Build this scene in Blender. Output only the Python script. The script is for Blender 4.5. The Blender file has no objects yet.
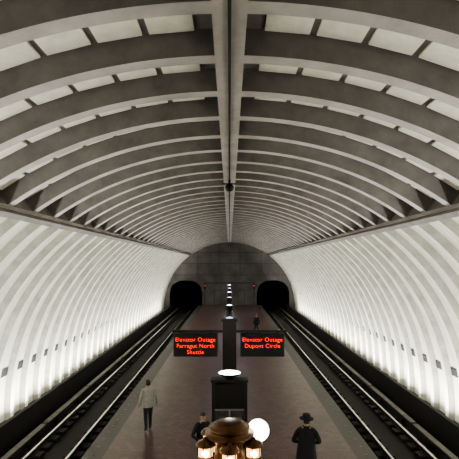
import bpy, bmesh, math, random
from math import sin, cos, pi, radians, sqrt
from mathutils import Vector, Matrix
random.seed(4)
D = bpy.data
SC = bpy.context.scene
COL = SC.collection

# ---------------------------------------------------------------- materials
def mat(name, c1, c2=None, rough=0.7, metal=0.0, scale=3.0, bump=0.0, em=None, ems=0.0, spec=0.5, stretch=(1,1,1)):
    m = D.materials.new(name); m.use_nodes = True
    nt = m.node_tree; b = nt.nodes['Principled BSDF']
    b.inputs['Roughness'].default_value = rough
    b.inputs['Metallic'].default_value = metal
    b.inputs['Specular IOR Level'].default_value = spec
    if c2 is None: c2 = tuple(x*0.88 for x in c1)
    tc = nt.nodes.new('ShaderNodeTexCoord'); mp = nt.nodes.new('ShaderNodeMapping')
    mp.inputs['Scale'].default_value = stretch
    n = nt.nodes.new('ShaderNodeTexNoise'); n.inputs['Scale'].default_value = scale
    n.inputs['Detail'].default_value = 6; n.inputs['Roughness'].default_value = 0.65
    r = nt.nodes.new('ShaderNodeValToRGB')
    r.color_ramp.elements[0].position = 0.3; r.color_ramp.elements[1].position = 0.7
    r.color_ramp.elements[0].color = (*c2, 1); r.color_ramp.elements[1].color = (*c1, 1)
    L = nt.links
    L.new(tc.outputs['Object'], mp.inputs['Vector']); L.new(mp.outputs['Vector'], n.inputs['Vector'])
    L.new(n.outputs['Fac'], r.inputs['Fac']); L.new(r.outputs['Color'], b.inputs['Base Color'])
    if bump > 0:
        bp = nt.nodes.new('ShaderNodeBump'); bp.inputs['Strength'].default_value = bump
        bp.inputs['Distance'].default_value = 0.02
        L.new(n.outputs['Fac'], bp.inputs['Height']); L.new(bp.outputs['Normal'], b.inputs['Normal'])
    if em:
        b.inputs['Emission Color'].default_value = (*em, 1)
        b.inputs['Emission Strength'].default_value = ems
    return m

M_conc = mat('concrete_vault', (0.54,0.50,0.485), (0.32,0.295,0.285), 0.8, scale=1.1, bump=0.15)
M_back = mat('concrete_dark_coffer_shade', (0.22,0.20,0.19), (0.13,0.118,0.112), 0.85, scale=2)  # coffer recess shade put into the colour; ledge trim uses it as dark concrete
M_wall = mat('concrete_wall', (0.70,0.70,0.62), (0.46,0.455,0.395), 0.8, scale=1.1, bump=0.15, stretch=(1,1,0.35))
M_wallshade = mat('concrete_flute_shade', (0.38,0.375,0.33), (0.23,0.225,0.195), 0.85, scale=2)  # darker than the wall: shade on the flute sides painted into the colour
M_panel = mat('acoustic_panel', (0.90,0.88,0.79), (0.68,0.66,0.57), 0.9, scale=3)
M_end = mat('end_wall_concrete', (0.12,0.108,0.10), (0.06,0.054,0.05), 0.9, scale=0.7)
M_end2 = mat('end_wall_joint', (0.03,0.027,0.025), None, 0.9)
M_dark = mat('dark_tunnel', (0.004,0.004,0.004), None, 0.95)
M_vent = mat('vent_black', (0.015,0.014,0.013), None, 0.8)
M_bed = mat('track_bed', (0.022,0.018,0.016), (0.01,0.008,0.008), 0.9, scale=5, bump=0.3)
M_pad = mat('rail_pad', (0.035,0.03,0.027), (0.015,0.015,0.014), 0.9, scale=6)
M_rail = mat('rail_steel', (0.80,0.78,0.75), (0.62,0.60,0.57), 0.32, 1.0)
M_railside = mat('rail_rust', (0.03,0.022,0.018), None, 0.8)
M_cover = mat('third_rail_cover', (0.24,0.225,0.20), (0.12,0.11,0.10), 0.6)
M_gran = mat('granite_edge', (0.080,0.068,0.063), (0.045,0.038,0.035), 0.5, scale=14)
M_bronze = mat('bronze', (0.15,0.075,0.035), (0.09,0.045,0.02), 0.33, 0.9, scale=5)
M_brown = mat('pylon_brown', (0.03,0.024,0.022), (0.018,0.015,0.014), 0.4, 0.3)
M_black = mat('black_metal', (0.012,0.012,0.013), None, 0.4)
M_frame = mat('steel_frame', (0.30,0.29,0.28), None, 0.4, 0.6)
M_screen = mat('map_case', (0.09,0.085,0.085), (0.03,0.03,0.035), 0.25, scale=9)
M_led = mat('red_led', (0.3,0.0,0.0), None, 0.5, em=(1.0,0.012,0.003), ems=2.4)
M_lampW = mat('lamp_white', (0.9,0.9,0.9), None, 0.4, em=(1.0,0.93,0.80), ems=10)
M_lampB = mat('lamp_cool', (0.9,0.9,0.9), None, 0.4, em=(0.62,0.66,1.0), ems=2)
M_lampO = mat('lamp_amber', (0.8,0.6,0.35), None, 0.4, em=(1.0,0.56,0.20), ems=3.2)
M_bulb = mat('bulb', (0.9,0.9,0.9), None, 0.4, em=(1.0,0.86,0.62), ems=30)
M_tube = mat('tube_lamp', (0.9,0.9,0.9), None, 0.4, em=(1.0,0.98,0.92), ems=14)
M_sigred = mat('signal_red', (0.5,0.02,0.02), None, 0.4, em=(1,0.05,0.02), ems=2)
M_plight = mat('edge_lens', (0.16,0.15,0.14), None, 0.4)

# paver floor with broad stain variation
def tile_mat():
    m = mat('platform_paver', (1.2,1.15,1.15), (0.66,0.64,0.64), 0.30, scale=0.8)
    nt = m.node_tree; b = nt.nodes['Principled BSDF']; L = nt.links
    ramp = [n for n in nt.nodes if n.type=='VALTORGB'][0]
    br = nt.nodes.new('ShaderNodeTexBrick'); tc = nt.nodes.new('ShaderNodeTexCoord')
    br.inputs['Color1'].default_value = (0.140,0.082,0.074,1)
    br.inputs['Color2'].default_value = (0.082,0.047,0.043,1)
    br.inputs['Mortar'].default_value = (0.045,0.032,0.030,1)
    br.inputs['Scale'].default_value = 1.0
    br.inputs['Brick Width'].default_value = 0.22
    br.inputs['Row Height'].default_value = 0.2
    br.inputs['Mortar Size'].default_value = 0.009
    mx = nt.nodes.new('ShaderNodeMix'); mx.data_type='RGBA'; mx.blend_type='MULTIPLY'; mx.inputs[0].default_value=1
    L.new(tc.outputs['Object'], br.inputs['Vector'])
    L.new(br.outputs['Color'], mx.inputs[6]); L.new(ramp.outputs['Color'], mx.inputs[7])
    L.new(mx.outputs[2], b.inputs['Base Color'])
    return m
M_tile = tile_mat()

# ---------------------------------------------------------------- mesh helpers
def obj_from_bm(name, bm, mats, parent=None, smooth_ang=None, loc=None):
    me = D.meshes.new(name)
    if smooth_ang is not None:
        bmesh.ops.recalc_face_normals(bm, faces=bm.faces[:])
        for f in bm.faces: f.smooth = True
        for e in bm.edges:
            if len(e.link_faces) != 2 or e.calc_face_angle(0) > radians(smooth_ang): e.smooth = False
    bm.to_mesh(me); bm.free()
    for m in (mats if isinstance(mats,(list,tuple)) else [mats]): me.materials.append(m)
    o = D.objects.new(name, me); COL.objects.link(o)
    if loc: o.location = loc
    if parent: o.parent = parent
    return o

def box(bm, x0,x1,y0,y1,z0,z1, mi=0):
    vs = [bm.verts.new(p) for p in [(x0,y0,z0),(x1,y0,z0),(x1,y1,z0),(x0,y1,z0),(x0,y0,z1),(x1,y0,z1),(x1,y1,z1),(x0,y1,z1)]]
    for q in [(0,3,2,1),(4,5,6,7),(0,1,5,4),(1,2,6,5),(2,3,7,6),(3,0,4,7)]:
        f = bm.faces.new([vs[i] for i in q]); f.material_index = mi
    return vs

def lathe(bm, prof, cx=0, cy=0, seg=24, mi=0, sx=1, sy=1):
    rings = []
    for r, z in prof:
        if r < 1e-5: rings.append([bm.verts.new((cx,cy,z))])
        else: rings.append([bm.verts.new((cx+r*sx*cos(2*pi*i/seg), cy+r*sy*sin(2*pi*i/seg), z)) for i in range(seg)])
    for a, b in zip(rings, rings[1:]):
        for i in range(seg):
            j = (i+1) % seg
            if len(a) == 1 and len(b) == 1: continue
            if len(a) == 1: f = bm.faces.new((a[0], b[j], b[i]))
            elif len(b) == 1: f = bm.faces.new((a[i], a[j], b[0]))
            else: f = bm.faces.new((a[i], a[j], b[j], b[i]))
            f.material_index = mi; f.smooth = True

def empty(name, loc=(0,0,0), rot=0):
    e = D.objects.new(name, None); COL.objects.link(e); e.location = loc
    e.rotation_euler = (0,0,rot); e.empty_display_size = 0.3
    return e

# ---------------------------------------------------------------- vault
R = 9.3; ZC = -0.45; P = 1.38; T = 0.40
K0, K1 = -11, 41
F0 = 6.68
YS = F0 + K0*P - 1.13; YE = 64.0
def vp(th, y, lev=0.0, s=1):
    a = radians(th); r = R + lev
    return (s*r*sin(a), y, ZC + r*cos(a))

TI, TO, TL = 1.36, 35.0, 36.4
def build_upper():
    bm = bmesh.new()
    ys = []
    for k in range(K0, K1+1):
        f = F0 + k*P
        ys.append((f-1.11, f, True)); ys.append((f, f+0.27 if k < K1 else YE, False))
    n = 24
    ths = [0, TI] + [TI+(TO-TI)*i/n for i in range(1, n+1)] + [TL]
    for s in (1, -1):
        cache = {}
        def V(th, y, lev):
            key = (round(th,4), round(y,4), lev)
            if key not in cache: cache[key] = bm.verts.new(vp(th, y, lev, s))
            return cache[key]
        def Q(a, b, c, d, mi=0):
            f = bm.faces.new((a,b,c,d)); f.material_index = mi
        for (y0, y1, rec) in ys:
            for t0, t1 in zip(ths, ths[1:]):
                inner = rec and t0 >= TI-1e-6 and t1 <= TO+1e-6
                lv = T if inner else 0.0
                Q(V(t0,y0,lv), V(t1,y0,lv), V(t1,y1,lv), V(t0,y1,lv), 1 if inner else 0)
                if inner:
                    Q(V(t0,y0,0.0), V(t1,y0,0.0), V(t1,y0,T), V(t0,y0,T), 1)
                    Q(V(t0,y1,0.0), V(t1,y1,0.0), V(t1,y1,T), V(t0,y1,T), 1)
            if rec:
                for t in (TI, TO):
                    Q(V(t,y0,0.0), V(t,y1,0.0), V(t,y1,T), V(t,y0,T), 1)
    bmesh.ops.remove_doubles(bm, verts=bm.verts[:], dist=1e-4)
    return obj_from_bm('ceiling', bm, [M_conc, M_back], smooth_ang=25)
build_upper()

# acoustic panels inside the coffers
bm = bmesh.new()
for k in range(K0, K1+1):
    f = F0 + k*P
    for s in (1,-1):
        a0 = math.degrees(0.50/R)
        step = math.degrees(0.74/R); wid = math.degrees(0.64/R)
        while a0 + wid < TO:
            pts = []
            for lv in (T-0.05, T-0.005):
                for (t, y) in ((a0,f-1.04),(a0+wid,f-1.04),(a0+wid,f-0.05),(a0,f-0.05)):
                    pts.append(bm.verts.new(vp(t, y, lv, s)))
            for q in [(0,1,2,3),(4,7,6,5),(0,4,5,1),(1,5,6,2),(2,6,7,3),(3,7,4,0)]:
                bm.faces.new([pts[i] for i in q])
            a0 += step
bmesh.ops.recalc_face_normals(bm, faces=bm.faces[:])
obj_from_bm('acoustic_ceiling_panels', bm, M_panel)

# crown joint cover down the middle
bm = bmesh.new()
box(bm, -0.022,0.022, YS, YE, ZC+R-0.05, ZC+R+0.01)
obj_from_bm('trim_1', bm, M_railside)

# lower fluted walls
LOWEND = 97.0
WD = 0.22
def build_wall(s, name):
    bm = bmesh.new(); prof = []
    for k in range(K0, K1+1):
        f = F0 + k*P
        if k == K0: prof.append((YS, WD)); prof.append((f-0.12, WD))
        prof += [(f, 0.0), (f+0.27, 0.0)]
        if k < K1: prof += [(f+0.39, WD), (f+P-0.12, WD)]
        else: prof += [(YE, 0.0)]
    n = 40
    grid = []
    for i in range(n+1):
        t = TL + (LOWEND-TL)*i/n
        grid.append([bm.verts.new(vp(t, y, lv, s)) for y, lv in prof])
    for i in range(n):
        for j in range(len(prof)-1):
            f = bm.faces.new((grid[i][j], grid[i+1][j], grid[i+1][j+1], grid[i][j+1]))
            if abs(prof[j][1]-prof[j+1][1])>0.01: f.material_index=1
    # closing lip from rib face back to the flute at the top
    top = [bm.verts.new(vp(TL, y, -0.001, s)) for y, lv in prof]
    for j in range(len(prof)-1):
        bm.faces.new((grid[0][j], top[j], top[j+1], grid[0][j+1]))
    obj_from_bm(name, bm, [M_wall, M_wallshade], smooth_ang=20)
build_wall(-1, 'wall_left'); build_wall(1, 'wall_right')

for s, nm in ((-1,'trim_2'),(1,'trim_3')):
    bm = bmesh.new()
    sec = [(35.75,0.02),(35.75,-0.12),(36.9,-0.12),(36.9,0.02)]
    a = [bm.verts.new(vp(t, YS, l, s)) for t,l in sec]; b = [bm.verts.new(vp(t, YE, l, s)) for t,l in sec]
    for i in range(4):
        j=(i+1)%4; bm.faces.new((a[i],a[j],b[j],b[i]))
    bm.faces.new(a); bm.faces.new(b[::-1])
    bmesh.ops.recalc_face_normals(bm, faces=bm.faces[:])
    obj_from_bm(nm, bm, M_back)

# wall vents in each flute
for s, nm in ((-1,'wall_vents'),(1,'wall_vents')):
    bm = bmesh.new()
    for k in range(K0, K1):
        f = F0 + k*P
        y0, y1 = f+0.42, f+1.24
        pts = []
        for lv in (WD-0.03, WD+0.005):
            for (t, y) in ((78.7,y0),(78.7,y1),(80.8,y1),(80.8,y0)):
                pts.append(bm.verts.new(vp(t, y, lv, s)))
        for q in [(0,1,2,3),(4,7,6,5),(0,4,5,1),(1,5,6,2),(2,6,7,3),(3,7,4,0)]:
            bm.faces.new([pts[i] for i in q])
    bmesh.ops.recalc_face_normals(bm, faces=bm.faces[:])
    obj_from_bm(nm, bm, M_vent)

# ---------------------------------------------------------------- end wall with tunnel portals
def portal_top(x):
    ax = abs(x)
    if ax < 3.9 or ax > 8.5: return None
    u = (ax-6.2)/2.3
    return 1.7 + 1.7*sqrt(max(0, 1-abs(u)**2.6))
def vault_z(x):
    return ZC + sqrt(max(0,(R+0.5)**2 - x*x))
def end_wall(name, y, portals):
    bm = bmesh.new()
    def strip(xs, low):
        prev=None
        for x in xs:
            a = bm.verts.new((x,y,low(x))); b = bm.verts.new((x,y,max(low(x)+0.01,vault_z(x))))
            if prev: bm.faces.new((prev[0],a,b,prev[1]))
            prev=(a,b)
    def lin(a,b,n): return [a+(b-a)*i/n for i in range(n+1)]
    base = lambda x: -1.3
    if portals:
        pt = lambda x: portal_top(max(-8.5+1e-9,min(8.5-1e-9,x)) if abs(x)>8 else (math.copysign(max(3.9+1e-9,abs(x)),x)))
        strip(lin(-9.75,-8.5,4), base); strip(lin(-8.5,-3.9,24), pt)
        strip(lin(-3.9,3.9,12), base); strip(lin(3.9,8.5,24), pt); strip(lin(8.5,9.75,4), base)
        for s in (-1,1):   # tunnel tubes
            pts = [(s*3.9,-1.3)]+[(s*x, portal_top(x)) for x in lin(3.9+1e-9,8.5-1e-9,24)]+[(s*8.5,-1.3)]
            prev=None
            for (x,z) in pts:
                a=bm.verts.new((x,y,z)); b=bm.verts.new((x,y+14,z))
                if prev:
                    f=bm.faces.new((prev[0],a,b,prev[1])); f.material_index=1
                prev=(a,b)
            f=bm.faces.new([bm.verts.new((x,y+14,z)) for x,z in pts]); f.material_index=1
        # formwork joints, conduit band and service doors
        for z in (4.2,5.8,7.4):
            hw = sqrt((R-0.1)**2-(z-ZC)**2)
            box(bm,-hw,hw,y-0.03,y-0.001,z-0.03,z+0.03,2)
        for x in (-4.5,-1.5,1.5,4.5):
            box(bm,x-0.03,x+0.03,y-0.03,y-0.001,4.23,ZC+sqrt((R-0.1)**2-x*x),2)
        box(bm,-3.6,3.6,y-0.12,y-0.001,3.0,3.12,2)
        for x in (-2.2,1.2):
            box(bm,x,x+1.0,y-0.06,y-0.001,0.0,2.1,2)
            box(bm,x+0.06,x+0.94,y-0.09,y-0.061,0.05,2.04,0)
    else:
        strip(lin(-9.75,9.75,40), base)
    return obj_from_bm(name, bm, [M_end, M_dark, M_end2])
end_wall('wall_end', YE-0.02, True)
end_wall('wall_back', YS+0.02, False)

# ---------------------------------------------------------------- floors
PW = 4.4; BED=-1.1; PY0=YS+0.1
bm = bmesh.new()
box(bm, -9.4, 9.4, YS, YE+14, BED-0.3, BED)
obj_from_bm('floor', bm, M_bed)
bm = bmesh.new()
box(bm, -PW+0.62, PW-0.62, PY0, YE-1.0, -0.3, 0.0, 0)
for s in (-1,1):
    x0,x1 = sorted((s*(PW-0.62), s*PW))
    box(bm, x0,x1, PY0, YE-1.0, -0.3, 0.0, 1)
box(bm, -PW+0.5, PW-0.5, PY0, YE-1.0, BED, -0.3, 1)
obj_from_bm('platform', bm, [M_tile, M_gran])
bm = bmesh.new()
for s in (-1,1):
    for i in range(int((YE-1.5-YS)/0.6)):
        lathe(bm, [(0.05,0.001),(0.05,0.006),(0,0.006)], s*(PW-0.28), PY0+0.6*i+0.3, 8)
obj_from_bm('platform_edge_lenses', bm, [M_plight])

for s, nm in ((-1,'baseboard_left'),(1,'baseboard_right')):
    bm = bmesh.new()
    x0,x1 = sorted((s*8.05, s*8.2)); box(bm, x0,x1, YS, YE, BED, 0.0)
    x0,x1 = sorted((s*8.2, s*9.5)); box(bm, x0,x1, YS, YE, BED, -0.85)
    obj_from_bm(nm, bm, [M_bed])
# troughs are painted light
for s in (-1,1):
    bm = bmesh.new()
    x0,x1 = sorted((s*8.2, s*9.24)); box(bm, x0,x1, YS+0.1, YE-0.1, -0.85, -0.83)
    obj_from_bm('light_trough_lining', bm, [M_wall])
    bm = bmesh.new(); y = YS+0.5
    while y < YE-2:
        x0,x1 = sorted((s*8.45, s*8.62))
        box(bm, x0,x1, y, y+1.25, -0.83, -0.74, 0)
        r=0.03
        box(bm, s*8.535-r, s*8.535+r, y+0.03, y+1.22, -0.74, -0.69, 1)
        y += P
    obj_from_bm('fluorescent_trough_lights', bm, [M_frame, M_tube])
    n = 9; seg = (YE-YS-4)/n
    for i in range(n):
        ld = D.lights.new('trough_light','AREA'); ld.shape='RECTANGLE'
        ld.size=0.3; ld.size_y=seg; ld.energy=880; ld.color=(0.97,0.965,0.89)
        lo = D.objects.new('trough_light', ld); COL.objects.link(lo)
        lo.location=(s*8.6, YS+0.5+seg*(i+0.5), -0.6)
        lo.rotation_euler=(pi, 0, 0)

# ---------------------------------------------------------------- tracks
for s in (-1,1):
    root = empty('railway_track', (s*6.2,0,BED))
    bm = bmesh.new()
    for rx in (-0.72,0.72):
        box(bm, rx-0.07,rx+0.07,YS,YE+13,0.16,0.18,1)
        box(bm, rx-0.012,rx+0.012,YS,YE+13,0.18,0.28,1)
        box(bm, rx-0.037,rx+0.037,YS,YE+13,0.28,0.325,0)
    obj_from_bm('running_rails', bm, [M_rail, M_railside], root)
    bm = bmesh.new(); y = YS+0.2
    while y < YE+12:
        for rx in (-0.72,0.72): box(bm, rx-0.3,rx+0.3,y,y+0.45,0.0,0.16)
        y += 0.76
    obj_from_bm('rail_pads', bm, [M_pad], root)
    bm = bmesh.new()
    x = s*1.3
    box(bm, x-0.05,x+0.05,YS,YE+13,0.2,0.34,1)
    y=YS
    while y < YE:
        box(bm, x-0.11,x+0.11,y,y+5.4,0.36,0.40,0); y+=5.6
    y=YS+1
    while y < YE+12:
        box(bm, x-0.08,x+0.08,y,y+0.12,0.0,0.2,1); y+=2.8
    obj_from_bm('third_rail', bm, [M_cover, M_railside], root)

# ---------------------------------------------------------------- pylons
def pylon(y, lit=M_lampB, h=3.0, w=0.24):
    root = empty('lighting_pylon', (0,y,0))
    bm = bmesh.new()
    lathe(bm, [(0,0),(w*1.15,0),(w*1.15,0.12),(w,0.16),(w,h-0.45),(w*0.86,h-0.42),(w*0.86,h-0.36),(w,h-0.33),(w,h-0.05),(w*1.12,h-0.03),(w*1.12,h),(w*0.95,h),(w*0.95,h-0.08),(0,h-0.08)], seg=28)
    obj_from_bm('shaft', bm, [M_brown], root)
    bm = bmesh.new(); lathe(bm, [(w*0.85,h-0.08),(w*0.75,h+0.0),(w*0.45,h+0.03),(0,h+0.05)], seg=24)
    obj_from_bm('uplight_lens', bm, [lit], root)
    bm = bmesh.new(); box(bm, -0.16,0.16,-w-0.02,-w+0.05,1.0,2.2)
    obj_from_bm('name_plate', bm, [M_screen], root)
    return root
for y in (23,30,37,44,51,58): pylon(y)

# sign pylon with the two LED boards
Y2 = 16.0
root = empty('train_information_display', (0,Y2,0))
bm = bmesh.new()
box(bm,-0.30,0.30,-0.2,0.2,0.0,0.12); box(bm,-0.24,0.24,-0.16,0.16,0.12,3.72); box(bm,-0.28,0.28,-0.19,0.19,3.72,3.8)
box(bm,-2.02,2.02,-0.05,0.05,3.32,3.40)
obj_from_bm('post', bm, [M_brown], root)
for s in (-1,1):
    bm = bmesh.new(); x0,x1 = (0.38,1.94) if s>0 else (-1.98,-0.42)
    box(bm,x0,x1,-0.14,0.14,2.48,3.30)
    bmesh.ops.bevel(bm, geom=bm.edges[:], offset=0.02, segments=1, affect='EDGES')
    box(bm,x0+0.05,x1-0.05,-0.148,-0.139,2.53,3.25,1)
    box(bm,x0+0.2,x0+0.26,-0.03,0.03,3.29,3.34); box(bm,x1-0.26,x1-0.2,-0.03,0.03,3.29,3.34)
    obj_from_bm('led_board', bm, [M_black, M_vent], root)
    lines = ['Elevator Outage','Farragut North','Shuttle'] if s<0 else ['Elevator Outage','Dupont Circle']
    for i, tx in enumerate(lines):
        c = D.curves.new('led_text','FONT'); c.body=tx; c.size=0.205; c.align_x='CENTER'; c.extrude=0.003
        c.space_character=1.05
        c.materials.append(M_led)
        t = D.objects.new('led_text', c); COL.objects.link(t); t.parent=root
        t.location=((x0+x1)/2, -0.153, 3.02-0.22*i); t.rotation_euler=(pi/2,0,0)

# nearer information pylon (map case) with lamp on top
Y3 = 11.2
root = empty('information_pylon', (0,Y3,0))
bm = bmesh.new()
box(bm,-0.40,0.40,-0.16,0.16,0.0,0.15)
box(bm,-0.44,-0.36,-0.14,0.14,0.15,2.86); box(bm,0.36,0.44,-0.14,0.14,0.15,2.86)
box(bm,-0.36,0.36,-0.10,0.10,0.15,2.80); box(bm,-0.46,0.46,-0.16,0.16,2.84,2.90)
obj_from_bm('frame', bm, [M_brown], root)
bm = bmesh.new()
box(bm,-0.37,0.37,-0.13,-0.10,2.14,2.18,0)
box(bm,-0.37,0.37,-0.13,-0.10,1.30,1.33,0)
box(bm,-0.02,0.02,-0.13,-0.10,1.34,2.14,0)
box(bm,-0.35,-0.03,-0.115,-0.10,1.36,2.12,1); box(bm,0.03,0.35,-0.115,-0.10,1.36,2.12,1)
box(bm,-0.33,0.33,-0.115,-0.10,2.22,2.78,2)
for i in range(5): box(bm,0.08,0.30,-0.118,-0.115,1.45+i*0.12,1.50+i*0.12,0)
obj_from_bm('map_cases', bm, [M_frame, M_screen, M_black], root)
bm = bmesh.new(); lathe(bm,[(0.12,2.90),(0.14,2.96),(0.28,3.01),(0.30,3.04),(0.30,3.06)],seg=28)
obj_from_bm('lamp_bowl', bm, [M_brown], root)
bm = bmesh.new(); lathe(bm,[(0.27,3.045),(0.20,3.06),(0.13,3.07),(0,3.075)],seg=28)
obj_from_bm('lamp_lens', bm, [M_lampW], root)

# nearest bronze lamp cluster
Y4 = 7.5
root = empty('bronze_lamp_cluster', (0,Y4,0.004))
bm = bmesh.new()
lathe(bm,[(0,0),(0.42,0),(0.42,0.15),(0.30,0.2),(0.26,2.32),(0.56,2.38),(0.58,2.42),(0.56,2.46),(0.26,2.50),(0.20,2.84),(0.38,2.88),(0.41,2.90),(0.41,2.95),(0.33,2.96),(0.33,3.00),(0.34,3.01),(0.34,3.05),(0.26,3.06),(0.26,3.10),(0.18,3.12),(0.08,3.13),(0,3.13)],seg=40)
obj_from_bm('column', bm, [M_bronze], root)
DZ=-0.09
bm = bmesh.new(); bg = bmesh.new(); bb = bmesh.new()
for i,(cx,cy) in enumerate([(-0.39,-0.20),(0.0,-0.45),(0.39,-0.20),(-0.34,0.32)]):
    lathe(bm,[(0,3.03+DZ),(0.03,3.025+DZ),(0.04,2.99+DZ),(0.12,2.96+DZ),(0.155,2.92+DZ),(0.155,2.895+DZ),(0,2.895+DZ)],cx,cy,24)
    lathe(bm,[(0,2.60+DZ),(0.145,2.60+DZ),(0.145,2.56+DZ),(0.10,2.50+DZ),(0,2.50+DZ)],cx,cy,24)
    for j in range(6):
        a=j*pi/3+0.3; box(bm,cx+0.128*cos(a)-0.009,cx+0.128*cos(a)+0.009,cy+0.128*sin(a)-0.009,cy+0.128*sin(a)+0.009,2.58+DZ,2.90+DZ)
    lathe(bm,[(0.128,2.70+DZ),(0.138,2.71+DZ),(0.138,2.73+DZ),(0.128,2.74+DZ)],cx,cy,24)
    lathe(bg,[(0,2.60+DZ),(0.105,2.60+DZ),(0.115,2.75+DZ),(0.11,2.895+DZ),(0,2.895+DZ)],cx,cy,24)
    bmesh.ops.create_uvsphere(bb,u_segments=12,v_segments=8,radius=1,matrix=Matrix.Translation((cx,cy-0.08,2.80+DZ))@Matrix.Diagonal((.06,.06,.06,1)))
obj_from_bm('lantern_caps', bm, [M_bronze], root)
obj_from_bm('lantern_glass', bg, [M_lampO], root)
obj_from_bm('lantern_bulbs', bb, [M_bulb], root)
GX,GY,GZ,GR = 0.50,0.36,2.84,0.19
bm = bmesh.new(); lathe(bm,[(0,GZ-GR)]+[(GR*sin(pi*i/16),GZ-GR*cos(pi*i/16)) for i in range(1,16)]+[(0,GZ+GR)],GX,GY,28)
obj_from_bm('globe', bm, [M_lampW], root)
bm = bmesh.new(); lathe(bm,[(0,2.36),(0.05,2.37),(0.04,2.55),(0.09,2.68),(0,2.68)],GX,GY,16); box(bm,0.15,GX,GY-0.03,GY+0.03,2.37,2.42)
obj_from_bm('globe_bracket', bm, [M_bronze], root)

# hanging fixture under the crown
root = empty('ceiling_speaker', (0,16.3,8.8))
bm = bmesh.new()
lathe(bm,[(0,0.0),(0.03,0.0),(0.03,-0.12),(0.09,-0.14),(0.15,-0.22),(0.17,-0.30),(0.15,-0.33),(0.11,-0.41),(0,-0.44)],seg=20)
box(bm,-0.22,0.22,-0.03,0.03,-0.17,-0.13)
obj_from_bm('housing', bm, [M_black], root)

# signals at the portals
for x in (-3.4, 3.4):
    root = empty('track_signal', (x,62.6,0))
    bm = bmesh.new(); box(bm,-0.05,0.05,-0.05,0.05,0,2.2); box(bm,-0.16,0.16,-0.1,0.1,2.2,3.0)
    obj_from_bm('mast', bm, [M_black], root)
    bm = bmesh.new(); lathe(bm,[(0,0),(0.07,0),(0.07,0.04),(0,0.04)],seg=12)
    o=obj_from_bm('lens', bm, [M_sigred], root); o.location=(0,-0.1,2.75); o.rotation_euler=(pi/2,0,0)

# mezzanine the photographer stands on
bm = bmesh.new()
box(bm,-6.8,6.8,YS+0.1,0.05,3.8,4.2); box(bm,-6.8,6.8,0.05,0.2,3.8,5.2)
obj_from_bm('mezzanine', bm, [M_conc])

# ---------------------------------------------------------------- people
def skin(name, verts, edges, radii, root_i, mats, parent, fn=None, sub=2):
    me = D.meshes.new(name+'_sk'); me.from_pydata(verts, edges, []); me.update()
    o = D.objects.new(name+'_sk', me); COL.objects.link(o)
    m = o.modifiers.new('s','SKIN'); m.use_smooth_shade=True
    for i, r in enumerate(radii):
        sv = me.skin_vertices[0].data[i]; sv.radius = r if isinstance(r,tuple) else (r,r)
        sv.use_root = (i==root_i)
    su = o.modifiers.new('u','SUBSURF'); su.levels=sub; su.render_levels=sub
    dg = bpy.context.evaluated_depsgraph_get(); dg.update()
    nm = D.meshes.new_from_object(o.evaluated_get(dg))
    D.objects.remove(o)
    nm.materials.clear()
    for x in mats: nm.materials.append(x)
    for p in nm.polygons:
        p.use_smooth=True
        if fn: p.material_index = fn(p.center)
    r = D.objects.new(name, nm); COL.objects.link(r); r.parent=parent
    return r

M_skin = mat('skin', (0.45,0.28,0.20), None, 0.5)
def cloth(n,c): return mat(n, c, tuple(x*0.7 for x in c), 0.9, scale=12, bump=0.2)
def loft(name, rings, mats, parent, seg=28):
    bm = bmesh.new(); prev=None; first=None
    for (z,cx,cy,rx,ry) in rings:
        cur=[bm.verts.new((cx+rx*cos(2*pi*i/seg)*(1+0.02*sin(5*2*pi*i/seg)), cy+ry*sin(2*pi*i/seg), z)) for i in range(seg)]
        if prev:
            for i in range(seg):
                j=(i+1)%seg; bm.faces.new((prev[i],prev[j],cur[j],cur[i]))
        else: first=cur
        prev=cur
    bm.faces.new(first[::-1]); bm.faces.new(prev)
    return obj_from_bm(name, bm, mats, parent, smooth_ang=50)

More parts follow.
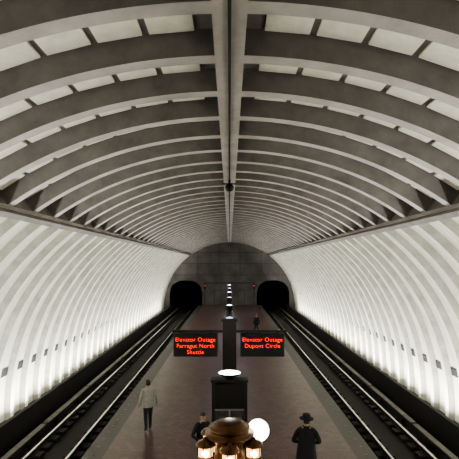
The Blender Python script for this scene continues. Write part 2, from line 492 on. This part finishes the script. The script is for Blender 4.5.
def person(loc, rot, top, trous, hair, scale=1.0, stride=0.0, arm='side', coat=0.86, hat=None, shoes=None, turn=0.0, bulk=1.0):
    root = empty('standing_person' if stride==0 else 'walking_person', loc, rot)
    b = bulk
    V=[(0,0,.95),(0,0,1.12),(0,0,1.30),(0,0,1.42),(0,0.01,1.50),(0,0.02,1.57)]
    Rr=[(.15*b,.11*b),(.145*b,.105*b),(.165*b,.115*b),(.12*b,.09*b),.056,.055]
    E=[(0,1),(1,2),(2,3),(3,4),(4,5)]
    hands=[]
    for s in (-1,1):
        st = stride*s
        i=len(V)
        if arm=='side': el=(s*.255*b,-0.05-st*.2,1.13); wr=(s*.27*b,.05-st*.6,.89)
        elif arm=='front': el=(s*.30*b,-0.04,1.13); wr=(s*.17,.20,1.02)
        V += [(s*.17*b,0,1.41), el, wr]
        Rr += [.072*b,.054*b,.038*b]
        E += [(3,i),(i,i+1),(i+1,i+2)]
        hands.append((s,Vector(el),Vector(wr)))
        i=len(V)
        V += [(s*.09,st*.1,.88),(s*.10,.03+st*.55,.50),(s*.105,st,.085+(0.03 if st<0 else 0)),(s*.12,st+.15,.04)]
        Rr += [.09*b,.066*b,.05,(.045,.035)]
        E += [(0,i),(i,i+1),(i+1,i+2),(i+2,i+3)]
    sh = shoes or M_black
    def fn(c):
        if c.z<0.105: return 2
        if c.z>1.47 and abs(c.x)<0.09: return 3
        if c.z<0.94 and abs(c.x)<0.205*b and not (arm=='front' and c.y>.14): return 1
        return 0
    body = skin('body',V,E,Rr,0,[top,trous,sh,M_skin],root,fn)
    # garment shell
    if coat>0.7:
        loft('jacket',[(coat,0,0,.185*b,.135*b),(coat+.03,0,0,.19*b,.14*b),(1.05,0,0,.18*b,.13*b),(1.25,0,0,.185*b,.13*b),(1.38,0,0,.19*b,.115*b),(1.45,0,0,.12,.085),(1.50,0,0.005,.075,.07)],[top],root)
    else:
        loft('coat',[(coat,0,0,.25*b,.20*b),(coat+.04,0,0,.25*b,.20*b),(.85,0,0,.22*b,.17*b),(1.05,0,0,.195*b,.145*b),(1.25,0,0,.20*b,.14*b),(1.38,0,0,.195*b,.12*b),(1.45,0,0,.13,.09),(1.52,0,0.005,.08,.075)],[top],root)
    # hands
    for s,el,wr in hands:
        d=(wr-el).normalized(); side=Vector((0,1,0)) if arm=='side' else Vector((0,0,1))
        side=(side-d*side.dot(d)).normalized(); nrm=d.cross(side)*(-s)
        if arm=='side': nrm=Vector((-s,0,0))
        V2=[wr-d*0.01, wr+d*0.045]; R2=[(.026,.026),(.030,.022)]; E2=[(0,1)]
        for k,(off,ln) in enumerate([(.030,.070),(.010,.080),(-.010,.076),(-.028,.060)]):
            p=wr+d*.085+side*off; i=len(V2)
            V2+= [p, p+d*ln*.45+nrm*.008, p+d*ln*.8+nrm*.028]
            R2+= [.0115,.0095,.008]; E2+=[(1,i),(i,i+1),(i+1,i+2)]
        i=len(V2); p=wr+d*.03+side*.034
        V2+=[p, p+d*.03+side*.022+nrm*.008, p+d*.055+side*.024+nrm*.016]; R2+=[.013,.011,.009]; E2+=[(0,i),(i,i+1),(i+1,i+2)]
        skin('hand',[tuple(v) for v in V2],E2,R2,0,[M_skin],root,None,1)
    # head
    hd = empty('head',(0,0.03,1.64),turn); hd.parent=root
    bm = bmesh.new(); bmesh.ops.create_uvsphere(bm,u_segments=24,v_segments=18,radius=1)
    for v in bm.verts:
        x,y,z=v.co
        w=.077*(1-.22*max(0,-z)**1.3); dd=.096*(1-.12*max(0,-z))
        v.co=(x*w, y*dd+(0.012 if (y>0 and z<-.3) else 0), z*.118)
        if abs(x)<.16 and y>.8 and -.25<z<.12: v.co.y+=.020*(1-abs(z+.1)*2)     # nose
        if y>.85 and .05<z<.25 and .2<abs(x)<.5: v.co.y-=.007                     # sockets
    obj_from_bm('face',bm,[M_skin],hd,smooth_ang=80)
    bm = bmesh.new()
    for s in (-1,1):
        m4=Matrix.Translation((s*.079,-.005,0))@Matrix.Diagonal((.010,.020,.032,1))
        bmesh.ops.create_uvsphere(bm,u_segments=10,v_segments=8,radius=1,matrix=m4)
    obj_from_bm('ears',bm,[M_skin],hd,smooth_ang=80)
    bm = bmesh.new()
    for s in (-1,1):
        bmesh.ops.create_uvsphere(bm,u_segments=10,v_segments=8,radius=.011,matrix=Matrix.Translation((s*.030,.080,.012)))
    box(bm,-.022,.022,.088,.0935,-.058,-.052)
    obj_from_bm('eyes_and_mouth',bm,[M_black],hd)
    bm = bmesh.new(); bmesh.ops.create_uvsphere(bm,u_segments=24,v_segments=18,radius=1)
    kill=[f for f in bm.faces if (lambda c:(c.y>.25 and c.z<.42) or c.z<-.45 or (c.y>-.1 and c.z<-.05))(f.calc_center_median())]
    bmesh.ops.delete(bm,geom=kill,context='FACES')
    for v in bm.verts:
        x,y,z=v.co; n=1+.03*sin(17*x+9*z)
        v.co=(x*.085*n,y*.105*n-.004,z*.128*n+.002)
    obj_from_bm('hair',bm,[hair],hd,smooth_ang=80)
    if hat:
        bm = bmesh.new()
        lathe(bm,[(0,.055),(.10,.055),(.175,.048),(.18,.056),(.15,.064),(.102,.070),(.098,.12),(.088,.165),(.06,.178),(.03,.168),(0,.165)],seg=28,sy=1.12)
        obj_from_bm('hat',bm,[hat],hd)
    root.scale=(scale,)*3
    return root

c_grey=cloth('grey_jacket',(0.36,0.345,0.35)); c_dk=cloth('dark_trousers',(0.025,0.025,0.03)); c_coat=cloth('black_coat',(0.012,0.012,0.016))
c_navy=cloth('navy_jacket',(0.02,0.02,0.03)); hair=mat('dark_hair',(0.02,0.014,0.01),None,0.6); hatm=cloth('black_hat',(0.01,0.01,0.011))
person((-2.8,15.5,0),0.5,c_grey,c_dk,hair,1.0,stride=0.10,arm='side',coat=.84,bulk=1.1)
person((2.0,11.7,0),-0.15,c_coat,c_dk,hair,1.02,arm='front',coat=.48,hat=hatm,turn=0.35,bulk=1.12)
person((2.15,36,0),2.6,c_coat,c_dk,hair,1.0,stride=0.12,coat=.84)
person((-0.74,12.3,0),-2.6,c_navy,c_dk,hair,0.97,arm='front',coat=.8)

# lamps at pylons
def pt(loc,e,col,r=0.1):
    l=D.lights.new('lamp','POINT'); l.energy=e; l.color=col; l.shadow_soft_size=r
    o=D.objects.new('pylon_lamp',l); COL.objects.link(o); o.location=loc
pt((0,Y3,3.4),40,(1,.96,.9))
for y in (30,44,58): pt((0,y,3.4),160,(.72,.8,1))

w = D.worlds.new('World'); SC.world=w; w.use_nodes=True
w.node_tree.nodes['Background'].inputs[0].default_value=(0.5,0.5,0.55,1)
w.node_tree.nodes['Background'].inputs[1].default_value=0.01
try: SC.view_settings.look = 'AgX - Medium High Contrast'
except Exception as e: print('look', e)

cam = D.cameras.new('camera'); cam.sensor_width=36; cam.lens=36*450/459
cam.shift_y = (264-229.5)/459
cam.clip_end=300
co = D.objects.new('camera', cam); COL.objects.link(co)
co.location=(0,0,5.75); co.rotation_euler=(pi/2,0,0)
SC.camera=co
